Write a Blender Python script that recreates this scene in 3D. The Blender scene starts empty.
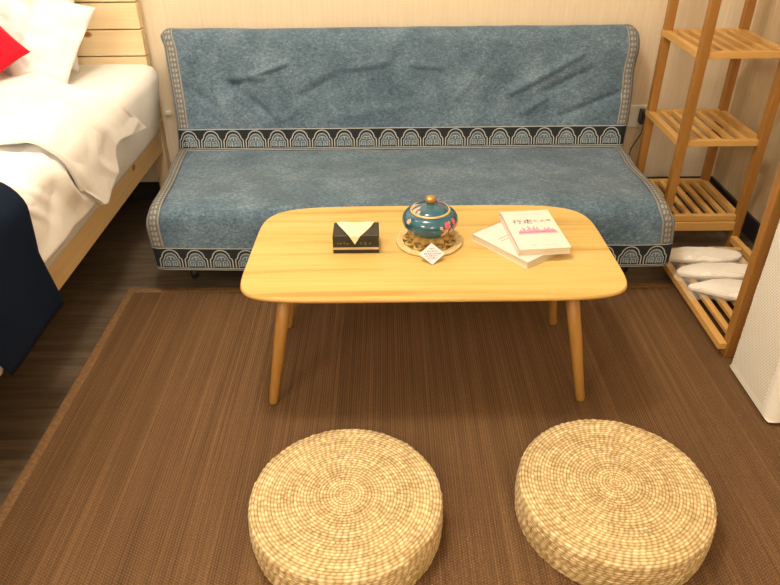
import bpy, bmesh, math, random
import numpy as np
from mathutils import Vector, Matrix, Euler, noise
random.seed(7)
COL = bpy.context.scene.collection
PI = math.pi

# ------------------------------------------------------------------ materials
class NT:
    def __init__(s, name):
        s.m = bpy.data.materials.new(name); s.m.use_nodes = True
        s.t = s.m.node_tree; s.n = s.t.nodes; s.b = s.n['Principled BSDF']; s.out = s.n['Material Output']
    def add(s, typ, **k):
        n = s.n.new(typ)
        for a, b in k.items():
            if a.startswith('i_'):
                n.inputs[a[2:].replace('_', ' ')].default_value = b
            else: setattr(n, a, b)
        return n
    def link(s, a, b): s.t.links.new(a, b)
    def coord(s, scale=(1, 1, 1), rot=(0, 0, 0), kind='Object'):
        c = s.add('ShaderNodeTexCoord'); m = s.add('ShaderNodeMapping')
        m.inputs['Scale'].default_value = scale; m.inputs['Rotation'].default_value = rot
        s.link(c.outputs[kind], m.inputs[0]); return m.outputs[0]
    def noise(s, v, scale, detail=4, rough=.5, dist=0):
        n = s.add('ShaderNodeTexNoise'); n.inputs['Scale'].default_value = scale
        n.inputs['Detail'].default_value = detail; n.inputs['Roughness'].default_value = rough
        n.inputs['Distortion'].default_value = dist
        s.link(v, n.inputs['Vector']); return n.outputs['Fac']
    def ramp(s, f, stops, interp='LINEAR'):
        r = s.add('ShaderNodeValToRGB'); r.color_ramp.interpolation = interp
        e = r.color_ramp.elements
        while len(e) < len(stops): e.new(.5)
        for q, (p, c) in zip(e, stops): q.position = p; q.color = (*c, 1)
        s.link(f, r.inputs[0]); return r.outputs[0]
    def math(s, op, a, b=None, c=None):
        n = s.add('ShaderNodeMath'); n.operation = op
        for i, v in enumerate((a, b, c)):
            if v is None: continue
            if isinstance(v, (int, float)): n.inputs[i].default_value = v
            else: s.link(v, n.inputs[i])
        return n.outputs[0]
    def mix(s, f, a, b, mode='MIX'):
        n = s.add('ShaderNodeMix'); n.data_type = 'RGBA'; n.blend_type = mode
        for i, v in ((0, f), (6, a), (7, b)):
            if isinstance(v, (int, float)): n.inputs[i].default_value = v
            elif isinstance(v, tuple): n.inputs[i].default_value = (*v, 1)
            else: s.link(v, n.inputs[i])
        return n.outputs[2]
    def bump(s, h, strength=.3, dist=.002):
        b = s.add('ShaderNodeBump'); b.inputs['Strength'].default_value = strength
        b.inputs['Distance'].default_value = dist
        s.link(h, b.inputs['Height']); s.link(b.outputs[0], s.b.inputs['Normal'])
    def color(s, c):
        if isinstance(c, tuple): s.b.inputs['Base Color'].default_value = (*c, 1)
        else: s.link(c, s.b.inputs['Base Color'])
    def setp(s, rough=.5, spec=.5, **k):
        s.b.inputs['Roughness'].default_value = rough
        s.b.inputs['Specular IOR Level'].default_value = spec
        for a, b in k.items(): s.b.inputs[a.replace('_', ' ')].default_value = b
        return s.m

def plain(name, c, rough=.5, spec=.5, nz=.06, scale=30, **k):
    t = NT(name); v = t.coord()
    f = t.noise(v, scale)
    t.color(t.ramp(f, [(.3, tuple(x*(1-nz) for x in c)), (.7, tuple(min(1, x*(1+nz)) for x in c))]))
    return t.setp(rough, spec, **k)

def wood(name, c1, c2, axis='X', scale=1.0, knots=False, rough=.4, spec=.4, stops=None):
    t = NT(name)
    st = {'X': (1.2, 18, 18), 'Y': (18, 1.2, 18), 'Z': (18, 18, 1.2)}[axis]
    v = t.coord(tuple(q*scale for q in st))
    f = t.noise(v, 1.6, 6, .6, .6)
    col = t.ramp(f, stops or [(.3, c1), (.7, c2)])
    v2 = t.coord(tuple(q*scale*(6 if q > 2 else 1.5) for q in st))
    g = t.noise(v2, 2.0, 3, .5)
    col = t.mix(.25, col, t.ramp(g, [(.35, c1), (.65, c2)]))
    if knots:
        vo = t.add('ShaderNodeTexVoronoi'); vo.inputs['Scale'].default_value = 7.5
        kv = {'X': (.6, 1, 1), 'Y': (1, .6, 1), 'Z': (1, 1, .6)}[axis]
        t.link(t.coord(kv), vo.inputs['Vector'])
        k = t.ramp(vo.outputs['Distance'], [(.05, (.42, .22, .08)), (.10, (1, 1, 1))])
        col = t.mix(1.0, col, k, 'MULTIPLY')
    t.color(col)
    t.bump(g, .08, .0006)
    return t.setp(rough, spec)

M = {}
# wallpaper: fine vertical ribbing on cream paper
def wallpaper(name, axis, base, lo):
    t = NT(name); v = t.coord()
    sx = t.add('ShaderNodeSeparateXYZ'); t.link(v, sx.inputs[0])
    q = sx.outputs[axis]
    w = t.math('SINE', t.math('MULTIPLY', q, 2*PI/.018))
    sc = (28, 28, 3)
    f = t.noise(t.coord(sc), 2.2, 5, .6)
    big = t.noise(t.coord((5, 5, 1.5)), 1.3, 3)
    col = t.ramp(f, [(.3, lo), (.7, base)])
    col = t.mix(t.math('MULTIPLY_ADD', w, .10, .12), col, tuple(x*.82 for x in base))
    col = t.mix(t.math('MULTIPLY', big, .25), col, lo)
    t.color(col)
    t.bump(w, .25, .0005)
    return t.setp(.55, .3)
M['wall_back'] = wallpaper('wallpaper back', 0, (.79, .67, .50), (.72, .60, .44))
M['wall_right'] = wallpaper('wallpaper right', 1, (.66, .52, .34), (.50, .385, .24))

# laminate floor, planks running left-right
t = NT('laminate floor')
br = t.add('ShaderNodeTexBrick'); br.inputs['Scale'].default_value = 1
br.inputs['Brick Width'].default_value = 1.2; br.inputs['Row Height'].default_value = .19
br.inputs['Mortar Size'].default_value = .0012; br.offset = .37
br.inputs['Color1'].default_value = (.3, .3, .3, 1); br.inputs['Color2'].default_value = (.75, .75, .75, 1)
br.inputs['Mortar'].default_value = (0, 0, 0, 1)
t.link(t.coord(), br.inputs['Vector'])
f = t.noise(t.coord((2.5, 30, 1)), 1.5, 7, .65, .8)
g = t.noise(t.coord((1.2, 6, 1)), 2.0, 3, .5, .4)
col = t.ramp(f, [(.30, (.055, .040, .026)), (.5, (.145, .105, .067)), (.72, (.26, .195, .13))])
col = t.mix(t.math('MULTIPLY', g, .6), col, (.11, .085, .063))
col = t.mix(.35, col, t.mix(1.0, col, br.outputs['Color'], 'MULTIPLY'))
t.color(col); t.bump(f, .12, .001); M['floor'] = t.setp(.38, .4)

# woven bamboo/sisal rug: fine ribs running front to back
def rugmat(name, a, b, c):
    t = NT(name); v = t.coord()
    sx = t.add('ShaderNodeSeparateXYZ'); t.link(v, sx.inputs[0])
    X, Y = sx.outputs[0], sx.outputs[1]
    rib = t.math('SINE', t.math('MULTIPLY', X, 2*PI/.0062))
    cr = t.math('SINE', t.math('ADD', t.math('MULTIPLY', Y, 2*PI/.0065), t.math('MULTIPLY', t.math('ROUND', t.math('MULTIPLY', X, 1/.0062)), PI)))
    wv = t.math('MULTIPLY', t.math('ADD', rib, 1), t.math('ADD', cr, 1))
    f = t.noise(t.coord((130, .9, 1)), 1.0, 4, .7)
    g = t.noise(t.coord((22, .6, 1)), 1.0, 3, .6)
    s2 = t.noise(t.coord((260, 160, 1)), 1.0, 2, .6)
    k = t.math('ADD', t.math('MULTIPLY', f, .5), t.math('MULTIPLY', g, .28))
    k = t.math('ADD', k, t.math('MULTIPLY', s2, .22))
    col = t.ramp(k, [(.34, a), (.5, b), (.66, c)])
    col = t.mix(t.math('MULTIPLY', wv, .11), col, tuple(q*1.55 for q in c))
    t.color(col); t.bump(wv, .5, .0012)
    return t.setp(.6, .25)
M['rug'] = rugmat('woven rug', (.046, .021, .008), (.104, .052, .021), (.215, .120, .052))
t = NT('rug binding')
f = t.noise(t.coord((60, 60, 10)), 2, 4)
t.color(t.ramp(f, [(.3, (.15, .080, .034)), (.7, (.25, .140, .062))])); t.bump(f, .3, .001); M['binding'] = t.setp(.6, .25)

# chenille denim
def denim(name, lo, mid, hi, trimlike=False):
    t = NT(name); v = t.coord()
    a = t.noise(t.coord((1, 1, 1)), 9, 6, .65)
    b = t.noise(t.coord((90, 90, 300)), 1.0, 3, .6)
    c = t.noise(t.coord((300, 300, 90)), 1.0, 3, .6)
    blot = t.noise(t.coord((85, 120, 150)), 1.0, 6, .85)
    k = t.math('ADD', t.math('MULTIPLY', a, .25), t.math('MULTIPLY', blot, .45))
    k = t.math('ADD', k, t.math('MULTIPLY', t.math('ADD', b, c), .15))
    t.color(t.ramp(k, [(.38, lo), (.5, mid), (.60, hi)]))
    t.bump(t.math('ADD', b, c), .5, .0012)
    t.b.inputs['Sheen Weight'].default_value = .25
    t.b.inputs['Sheen Roughness'].default_value = .4
    return t.setp(.85, .15)
M['denim'] = denim('blue chenille', (.038, .066, .096), (.096, .150, .206), (.205, .285, .360))
M['black_band'] = plain('black ribbon', (.018, .022, .026), .8, .2)
M['thread'] = plain('pale thread', (.42, .44, .44), .8, .2, .12, 200)
M['thread_blue'] = denim('blue appliqué', (.035, .065, .09), (.085, .135, .18), (.17, .24, .30))
M['trim'] = plain('grey trim', (.17, .185, .19), .85, .15, .25, 220)
M['bead'] = plain('beige thread', (.34, .33, .30), .8, .2, .15, 200)
M['bead_brown'] = plain('brown thread', (.17, .12, .09), .8, .2, .15, 200)
M['black_plastic'] = plain('black plastic', (.012, .012, .013), .35, .5)
M['dark_frame'] = plain('dark metal', (.02, .02, .022), .45, .5)
M['table'] = wood('ash table laminate', (.50, .32, .08), (.66, .46, .16), 'X', .7, rough=.33, spec=.45,
                  stops=[(.32, (.40, .225, .048)), (.45, (.59, .395, .118)), (.66, (.67, .48, .18))])
M['table_edge'] = wood('beech edge', (.42, .23, .06), (.52, .31, .09), 'X', 1, rough=.4)
M['leg'] = wood('beech leg', (.34, .165, .036), (.45, .24, .062), 'Z', 1.5, rough=.35)
for ax in 'XYZ':
    M['bamboo'+ax] = wood('bamboo '+ax, *(((.26, .115, .022), (.37, .175, .042)) if ax == 'Z' else ((.50, .27, .07), (.64, .38, .13))), ax, 1.2, rough=.35, spec=.4)
M['pine'] = wood('knotty pine', (.76, .56, .31), (.86, .69, .43), 'X', .7, knots=True, rough=.5)
M['pineY'] = wood('knotty pine rail', (.66, .46, .22), (.80, .61, .34), 'Y', .7, knots=True, rough=.5)
M['pineZ'] = wood('pine post', (.60, .42, .24), (.70, .51, .31), 'Z', .7, rough=.5)
def cotton(name, c, sh=0):
    t = NT(name); f = t.noise(t.coord((1, 1, 1)), 14, 5, .6)
    t.color(t.ramp(f, [(.3, tuple(x*.95 for x in c)), (.7, c)])); t.bump(f, .35, .008)
    t.b.inputs['Sheen Weight'].default_value = .15 if not sh else 0
    return t.setp(.8, .15)
M['white'] = cotton('white cotton', (.88, .86, .84))
M['sheet'] = cotton('white fitted sheet', (.86, .86, .86))
M['red'] = cotton('red satin', (.56, .004, .020))
M['navy'] = cotton('navy cloth', (.003, .009, .026), .02)
M['paper'] = plain('book paper', (.62, .56, .44), .7, .2, .03)
M['cover'] = plain('book cover', (.70, .65, .60), .55, .3, .02)
M['tissue'] = plain('tissue paper', (.76, .66, .46), .9, .1, .03)
M['black_box'] = plain('black lacquer', (.014, .013, .010), .35, .5, .2)
M['stripe'] = plain('beige stripe', (.50, .38, .24), .5, .4)
M['green_ink'] = plain('dull green ink', (.10, .12, .05), .5, .4)
M['purple_ink'] = plain('purple ink', (.10, .03, .12), .6, .3)
M['olive_ink'] = plain('olive ink', (.20, .22, .12), .6, .3)
M['grey_ink'] = plain('grey ink', (.14, .15, .14), .6, .3)
M['pink_ink'] = plain('pink ink', (.60, .20, .34), .6, .3)
M['palepink_ink'] = plain('pale pink ink', (.62, .38, .43), .6, .3)
M['teal'] = plain('teal enamel', (.003, .085, .135), .12, .7, .35, 40, Coat_Weight=.6)
M['gold'] = plain('antique gold', (.55, .33, .09), .35, .6, .25, 120, Metallic=.75)
M['cream_rim'] = plain('pale gold rim', (.66, .50, .24), .35, .5, .1, 60, Metallic=.35)
M['petal'] = plain('pink petal enamel', (.62, .10, .20), .35, .5, .35, 300)
M['petal2'] = plain('pale blossom enamel', (.62, .40, .30), .35, .5, .35, 300)
M['leaf'] = plain('gold leaf enamel', (.36, .27, .10), .35, .5, .3, 300)
M['card'] = plain('white card', (.66, .57, .58), .6, .3, .03)
M['white_plastic'] = plain('white plastic', (.82, .80, .74), .4, .5, .02)
M['slipper'] = cotton('slipper terry', (.86, .82, .76))
M['sole'] = plain('slipper sole', (.64, .57, .48), .7, .3)
t = NT('clear plastic film'); t.color((.95, .95, .93)); f = t.noise(t.coord(), 60, 4); t.bump(f, .6, .004)
M['film'] = t.setp(.12, .6, Alpha=.15)
# woven straw from a baked-in vertex attribute of the weave itself
t = NT('woven straw'); at = t.add('ShaderNodeAttribute', attribute_name='weave')
f = t.noise(t.coord((1, 1, 1)), 150, 4, .7)
g = t.noise(t.coord((1, 1, 1)), 12, 3, .6)
k = t.math('ADD', t.math('MULTIPLY', at.outputs['Fac'], .72), t.math('MULTIPLY', f, .2))
k = t.math('ADD', k, t.math('MULTIPLY', g, .12))
t.color(t.ramp(k, [(.16, (.14, .08, .026)), (.38, (.50, .365, .175)), (.72, (.80, .655, .415))]))
M['straw'] = t.setp(.6, .3)
M['ochre'] = plain('ochre cord', (.46, .30, .09), .6, .3, .35, 240)
M['straw_mat'] = plain('braided straw', (.62, .47, .23), .6, .3, .3, 260)
# perforated panel
t = NT('perforated panel'); v = t.coord(); sx = t.add('ShaderNodeSeparateXYZ'); t.link(v, sx.inputs[0])
py = t.math('MULTIPLY', sx.outputs[1], 1/.0075); pz = t.math('MULTIPLY', sx.outputs[2], 1/.0065)
row = t.math('FLOOR', pz)
py = t.math('ADD', py, t.math('MULTIPLY', t.math('MODULO', row, 2.0), .5))
dy = t.math('SUBTRACT', t.math('FRACT', py), .5); dz = t.math('SUBTRACT', t.math('FRACT', pz), .5)
d = t.math('SQRT', t.math('ADD', t.math('MULTIPLY', dy, dy), t.math('MULTIPLY', dz, dz)))
t.color(t.ramp(d, [(.16, (.42, .38, .30)), (.30, (.80, .77, .70))]))
M['perf'] = t.setp(.45, .4)

# ------------------------------------------------------------------ helpers
def mesh(name, verts, faces, mat, parent=None, smooth=True, attr=None):
    me = bpy.data.meshes.new(name)
    me.from_pydata([tuple(v) for v in verts], [], faces)
    if isinstance(mat, (list, tuple)):
        for m in mat: me.materials.append(m)
    else: me.materials.append(mat)
    if smooth: me.polygons.foreach_set('use_smooth', [True]*len(me.polygons))
    if attr is not None:
        a = me.attributes.new('weave', 'FLOAT', 'POINT'); a.data.foreach_set('value', np.asarray(attr, dtype=np.float32).ravel())
    me.update()
    o = bpy.data.objects.new(name, me); COL.objects.link(o)
    if parent is not None: o.parent = parent
    return o
def from_bm(name, bm, mat, parent=None, smooth=True, bev=0, seg=3, sub=0):
    bmesh.ops.recalc_face_normals(bm, faces=bm.faces)
    me = bpy.data.meshes.new(name); bm.to_mesh(me); bm.free()
    me.materials.append(mat)
    if smooth: me.polygons.foreach_set('use_smooth', [True]*len(me.polygons))
    o = bpy.data.objects.new(name, me); COL.objects.link(o)
    if parent is not None: o.parent = parent
    if bev:
        m = o.modifiers.new('b', 'BEVEL'); m.width = bev; m.segments = seg; m.limit_method = 'ANGLE'; m.angle_limit = .6
        m.harden_normals = True
    if sub:
        m = o.modifiers.new('s', 'SUBSURF'); m.levels = sub; m.render_levels = sub
    return o
def box(bm, x0, x1, y0, y1, z0, z1, mtx=None):
    c = [(x0,y0,z0),(x1,y0,z0),(x1,y1,z0),(x0,y1,z0),(x0,y0,z1),(x1,y0,z1),(x1,y1,z1),(x0,y1,z1)]
    vs = [bm.verts.new(mtx @ Vector(p) if mtx else p) for p in c]
    for f in ((0,3,2,1),(4,5,6,7),(0,1,5,4),(1,2,6,5),(2,3,7,6),(3,0,4,7)): bm.faces.new([vs[i] for i in f])
def bx(name, x0, x1, y0, y1, z0, z1, mat, parent=None, bev=.002, mtx=None):
    bm = bmesh.new(); box(bm, x0, x1, y0, y1, z0, z1, mtx)
    return from_bm(name, bm, mat, parent, smooth=bev > 0, bev=bev)
def tube(name, pts, radii, mat, parent=None, seg=16, caps=True):
    pts = [Vector(p) for p in pts]
    if isinstance(radii, (int, float)): radii = [radii]*len(pts)
    vs, fs = [], []
    ref = Vector((0, 0, 1))
    d0 = (pts[1]-pts[0]).normalized()
    if abs(d0.z) > .9: ref = Vector((1, 0, 0))
    for i, p in enumerate(pts):
        d = (pts[min(i+1, len(pts)-1)]-pts[max(i-1, 0)]).normalized()
        a = d.cross(ref).normalized(); b = d.cross(a).normalized(); ref = -d.cross(a).cross(d).normalized() if False else ref
        for k in range(seg):
            th = 2*PI*k/seg; vs.append(p+(a*math.cos(th)+b*math.sin(th))*radii[i])
    for i in range(len(pts)-1):
        for k in range(seg):
            fs.append((i*seg+k, i*seg+(k+1)%seg, (i+1)*seg+(k+1)%seg, (i+1)*seg+k))
    if caps:
        fs.append(tuple(range(seg))[::-1]); fs.append(tuple((len(pts)-1)*seg+k for k in range(seg)))
    bm = bmesh.new()
    bv = [bm.verts.new(v) for v in vs]
    for f in fs: bm.faces.new([bv[i] for i in f])
    return from_bm(name, bm, mat, parent)
def lathe(name, prof, mat, parent=None, seg=64, loc=(0, 0, 0), mod=None):
    vs, fs = [], []
    for i, (r, z) in enumerate(prof):
        for k in range(seg):
            th = 2*PI*k/seg
            rr, zz = (r, z) if mod is None else mod(r, z, th)
            vs.append((loc[0]+rr*math.cos(th), loc[1]+rr*math.sin(th), loc[2]+zz))
    n = len(prof)
    for i in range(n-1):
        for k in range(seg): fs.append((i*seg+k, i*seg+(k+1)%seg, (i+1)*seg+(k+1)%seg, (i+1)*seg+k))
    bm = bmesh.new(); bv = [bm.verts.new(v) for v in vs]
    for f in fs: bm.faces.new([bv[i] for i in f])
    bmesh.ops.remove_doubles(bm, verts=bm.verts, dist=1e-5)
    return from_bm(name, bm, mat, parent)
def grid(name, fn, nu, nv, mat, parent=None, thick=0, off=1):
    vs = [fn(i/(nu-1), j/(nv-1)) for j in range(nv) for i in range(nu)]
    fs = [(j*nu+i, j*nu+i+1, (j+1)*nu+i+1, (j+1)*nu+i) for j in range(nv-1) for i in range(nu-1)]
    o = mesh(name, vs, fs, mat, parent)
    if thick:
        m = o.modifiers.new('t', 'SOLIDIFY'); m.thickness = thick; m.offset = off; m.use_even_offset = False
    return o
def interp(x, pts):
    if x <= pts[0][0]: return pts[0][1]
    for (a, b), (c, d) in zip(pts, pts[1:]):
        if x <= c: return b+(d-b)*(x-a)/(c-a) if c > a else d
    return pts[-1][1]
def thing(name, label, cat, loc=(0, 0, 0), group=None, rotz=0):
    o = bpy.data.objects.new(name, None); o.empty_display_size = .05; COL.objects.link(o)
    o.location = loc; o.rotation_euler = (0, 0, rotz); return tag(o, label, cat, group)
def tag(o, label, cat, group=None):
    o['label'] = label; o['category'] = cat
    if group: o['group'] = group
    return o
def struct(o, label=None):
    o['kind'] = 'structure'
    if label: o['label'] = label
    return o
def nz(x, y, z, s): return noise.noise(Vector((x*s, y*s, z*s)))
def smooth(t): t = max(0, min(1, t)); return t*t*(3-2*t)

# ------------------------------------------------------------------ room
WY = 2.60; WX = 1.325
X0 = -2.6; Y0 = -1.4; ZC = 2.65
struct(bx('floor', X0, WX+.1, Y0, WY+.1, -.1, 0, M['floor'], bev=0))
struct(bx('ceiling', X0, WX+.1, Y0, WY+.1, ZC, ZC+.1, plain('ceiling paint', (.80, .76, .68), .8, .2), bev=0))
struct(bx('wall_back', X0, WX+.1, WY, WY+.1, 0, ZC, M['wall_back'], bev=0))
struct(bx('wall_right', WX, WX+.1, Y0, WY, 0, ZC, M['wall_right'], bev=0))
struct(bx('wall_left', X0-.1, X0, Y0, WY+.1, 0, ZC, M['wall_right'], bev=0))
struct(bx('wall_front', X0, WX+.1, Y0-.1, Y0, 0, ZC, M['wall_back'], bev=0))
M['skirt'] = plain('dark skirting', (.022, .020, .020), .45, .4)
struct(bx('baseboard_back', X0, WX-.012, WY-.012, WY, 0, .075, M['skirt'], bev=.002))
struct(bx('baseboard_right', WX-.012, WX, Y0, WY, 0, .075, M['skirt'], bev=.002))

# ------------------------------------------------------------------ rug
RX0, RX1, RY0, RY1 = -.852, 1.285, .42, 1.892
rug = thing('woven_rug', 'large flat brown woven rug with ribbed weave under the coffee table and poufs', 'rug', (0, 0, 0))
bx('rug_body', RX0+.02, RX1-.02, RY0+.02, RY1-.02, 0, .006, M['rug'], rug, bev=.0015)
bm = bmesh.new()
box(bm, RX0, RX0+.024, RY0, RY1, 0, .0075); box(bm, RX1-.024, RX1, RY0, RY1, 0, .0075)
box(bm, RX0+.024, RX1-.024, RY1-.024, RY1, 0, .0075); box(bm, RX0+.024, RX1-.024, RY0, RY0+.024, 0, .0075)
from_bm('edge_binding', bm, M['binding'], rug, bev=.002)

# ------------------------------------------------------------------ coffee table
TZ = .365; TCX, TCY = .102, 1.505
tab = thing('coffee_table', 'low pale wooden coffee table with rounded rectangular top and four splayed legs', 'table', (TCX, TCY, 0))
y_is_front = lambda s: s < 0
def table_outline(inset, n=160):
    out = []
    for k in range(n):
        th = 2*PI*k/n; c, s = math.cos(th), math.sin(th)
        e = 2/(7.5 if y_is_front(s) else 5.6)
        x = (.447-inset)*math.copysign(abs(c)**e, c); y = (.2405-inset)*math.copysign(abs(s)**e, s)
        # back is a touch wider than the front
        x *= 1-.012*(y/.243)
        out.append((x, y))
    return out
def table_top():
    rings = [(.030, TZ-.0205), (.014, TZ-.015), (.003, TZ-.009), (0, TZ-.006), (.0006, TZ-.0022), (.003, TZ)]
    vs = []; fs = []; n = 160
    for ins, z in rings:
        vs += [(x, y, z) for x, y in table_outline(ins, n)]
    for i in range(len(rings)-1):
        for k in range(n): fs.append((i*n+k, i*n+(k+1) % n, (i+1)*n+(k+1) % n, (i+1)*n+k))
    fs.append(tuple(range(n))[::-1])
    nt = len(fs)
    fs.append(tuple((len(rings)-1)*n+k for k in range(n)))
    o = mesh('tabletop', vs, fs, [M['table_edge'], M['table']], tab, smooth=True)
    o.data.polygons[nt].material_index = 1
    for p in (nt, nt-1): o.data.polygons[p].use_smooth = False
table_top()
for sx, fx in ((-1, -.302), (1, .489)):
    for fy, ty in ((1.333, 1.385), (1.671, 1.615)):
        tx = fx-sx*.058
        L = tube('leg', [(tx-TCX, ty-TCY, TZ-.021), (tx-TCX+(fx-tx)*.5, ty-TCY+(fy-ty)*.5, TZ*.5), (fx-TCX, fy-TCY, .012), (fx-TCX, fy-TCY, .0062)],
                 [.0175, .0155, .0115, .0105], M['leg'], tab, seg=20)
        lathe('foot_pad', [(0, 0), (.0095, 0), (.0105, .0025), (.0105, .006), (0, .006)], M['black_plastic'], L, 20, (fx-TCX, fy-TCY, .0061))
bm = bmesh.new()
box(bm, -.31, .31, -.13, -.105, TZ-.035, TZ-.0205); box(bm, -.31, .31, .105, .13, TZ-.035, TZ-.0205)
from_bm('under_rail', bm, M['table_edge'], tab, bev=.002)

# ------------------------------------------------------------------ sofa bed with throw cover
sofa = thing('sofa_bed', 'blue chenille covered low sofa bed with embroidered arch borders against the back wall', 'sofa', (.05, 2.15, 0))
OX, OY = .05, 2.15
def rb(name, x0, x1, y0, y1, z0, z1, mat, r=.02, mtx=None, parent=None):
    return bx(name, x0-OX, x1-OX, y0-OY, y1-OY, z0, z1, mat, parent or sofa, bev=r, mtx=mtx)
rb('seat_cushion', -.705, .825, 1.878, 2.40, .15, .286, M['denim'], .03)
rb('base_frame', -.66, .79, 1.92, 2.38, .09, .148, M['dark_frame'], .004)
Tm = Matrix.Translation((0, 2.44-OY, .30)) @ Euler((math.radians(-13), 0, 0)).to_matrix().to_4x4() @ Matrix.Translation((0, -(2.44-OY), -.30))
rb('back_cushion', -.755, .845, 2.435, 2.495, .16, .662, M['denim'], .025, Tm)
for x in (-.655, .78):
    for y in (1.97, 2.36):
        w = lathe('caster', [(0, -.012), (.018, -.012), (.022, -.008), (.022, .008), (.018, .012), (0, .012)], M['black_plastic'], sofa, 24)
        w.rotation_euler = (0, PI/2, .4); w.location = (x-OX, y-OY, .0222)
        tube('caster_stem', [(x-OX, y-OY, .03), (x-OX, y-OY, .092)], .009, M['dark_frame'], sofa, 12)
class Sheet:
    """cloth surface: P(x, s): x across, s arc-length along the profile."""
    def __init__(s, prof, xl, xr, disp, side):
        s.prof = prof; s.L = [0]
        for a, b in zip(prof, prof[1:]): s.L.append(s.L[-1]+math.hypot(b[0]-a[0], b[1]-a[1]))
        s.len = s.L[-1]; s.xl, s.xr, s.disp, s.side = xl, xr, disp, side
    def raw(s, q):
        q = max(0, min(s.len, q))
        y = interp(q, list(zip(s.L, [p[0] for p in s.prof]))); z = interp(q, list(zip(s.L, [p[1] for p in s.prof]))); return y, z
    def yz(s, q):
        a = [s.raw(q+d) for d in (-.016, -.008, 0, .008, .016)]
        return sum(p[0] for p in a)/5, sum(p[1] for p in a)/5
    def P(s, u, q, off=0):
        """u in 0..1 across"""
        y, z = s.yz(q); y2, z2 = s.yz(q+.004); y1, z1 = s.yz(q-.004)
        ty, tz = y2-y1, z2-z1; l = math.hypot(ty, tz) or 1; ny, nzv = -tz/l, ty/l     # normal
        if s.flip: ny, nzv = -ny, -nzv
        a, b = s.xl(q), s.xr(q); x = a+(b-a)*u
        d = s.disp(x, q)+off
        e = min(u, 1-u)*(b-a)
        droop = s.side(q)*(max(0, .03-e)/.03)**2
        return Vector((x-OX, y+ny*(d-droop)-OY, z+nzv*(d-droop)))
    flip = False
# ---- seat cover
seat_prof = [(2.425, .268), (2.395, .283), (2.20, .287), (1.95, .303), (1.885, .300), (1.862, .284), (1.852, .255), (1.846, .18), (1.842, .100)]
def seat_disp(x, q):
    d = .0035*nz(x, q, 1.3, 4)+.002*nz(x, q, 5, 11)
    s = smooth((q-.50)/.15)
    d += s*(.006*math.sin(x*9+1.2*math.sin(x*3.1))+.004*nz(x, q*.4, 2, 7))
    d += .004*math.exp(-((q-.44)/.05)**2)*nz(x, 0, 8, 3)
    return d
SS = Sheet(seat_prof, lambda q: -.778+.043*smooth(q/.55)-.006*smooth((q-.55)/.05)+.010*smooth((q-.6)/.15),
           lambda q: .870-.010*smooth(q/.5)+.012*smooth((q-.56)/.05)+.004*math.sin(q*20), seat_disp,
           lambda q: .018 if q < .6 else .012)
SS.flip = True
# ---- back cover
back_prof = [(2.398, .274), (2.408, .300), (2.420, .357), (2.452, .50), (2.480, .625), (2.488, .655), (2.504, .671), (2.526, .675), (2.548, .669), (2.562, .648), (2.572, .59)]
def px_to(x, y): return ((x-398)*.00358+.045, .357+(126-y)*.00345-.274)
CREASE = []
for (a, b, amp, w) in (((228, 74), (262, 74), .010, .012), ((250, 72), (287, 60), .012, .008), ((228, 76), (262, 108), -.010, .016),
                       ((232, 82), (246, 76), -.009, .016), ((262, 108), (275, 122), -.006, .014), ((190, 85), (215, 105), -.006, .016),
                       ((345, 68), (300, 92), -.010, .018), ((318, 92), (345, 78), -.008, .022), ((345, 66), (385, 60), .008, .012), ((410, 62), (440, 66), .007, .01),
                       ((575, 55), (505, 92), .012, .014), ((590, 68), (540, 92), -.010, .016), ((500, 80), (470, 72), -.006, .016),
                       ((618, 92), (560, 116), -.010, .014), ((545, 95), (520, 112), .006, .012), ((455, 95), (480, 60), .006, .016),
                       ((350, 112), (420, 100), .005, .018), ((280, 118), (300, 100), .005, .014)):
    CREASE.append((px_to(*a), px_to(*b), amp, w))
def back_disp(x, q):
    d = .004*nz(x, q, 3.3, 3.2)+.0018*nz(x, q, 9, 12)
    m = smooth((q-.095)/.03)*smooth((.40-q)/.05)
    for (ax, az), (bx_, bz), amp, w in CREASE:
        dx, dz = bx_-ax, bz-az; L = dx*dx+dz*dz
        tt = max(0, min(1, ((x-ax)*dx+(q-az)*dz)/L)); r = math.hypot(x-ax-tt*dx, q-az-tt*dz)
        if r < 3*w: d += 1.15*m*amp*math.exp(-(r/w)**2)*(.5+.5*math.sin(PI*min(1, max(0, .15+tt*.7))))
    d += .007*m*nz(x*1.3+q, q*1.5-x*.5, 4, 6)
    return d+.006
BS = Sheet(back_prof, lambda q: -.772+.006*math.sin(q*12)-.014*smooth((q-.36)/.06)+(.0),
           lambda q: .864+.014*math.sin(q*8)+.018*smooth((q-.25)/.12), back_disp, lambda q: .014)
def cover(S, name, q0, q1, nu, nv, u0=0, u1=1, off=0, mat=None, parent=None, thick=.003):
    return grid(name, lambda u, v: S.P(u0+(u1-u0)*u, q0+(q1-q0)*v, off), nu, nv, mat or M['denim'], parent or sofa, thick, 1)
seat_cov = cover(SS, 'seat_cover', 0, SS.len, 200, 90)
back_cov = cover(BS, 'back_cover', .0, BS.len, 280, 110)
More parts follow.
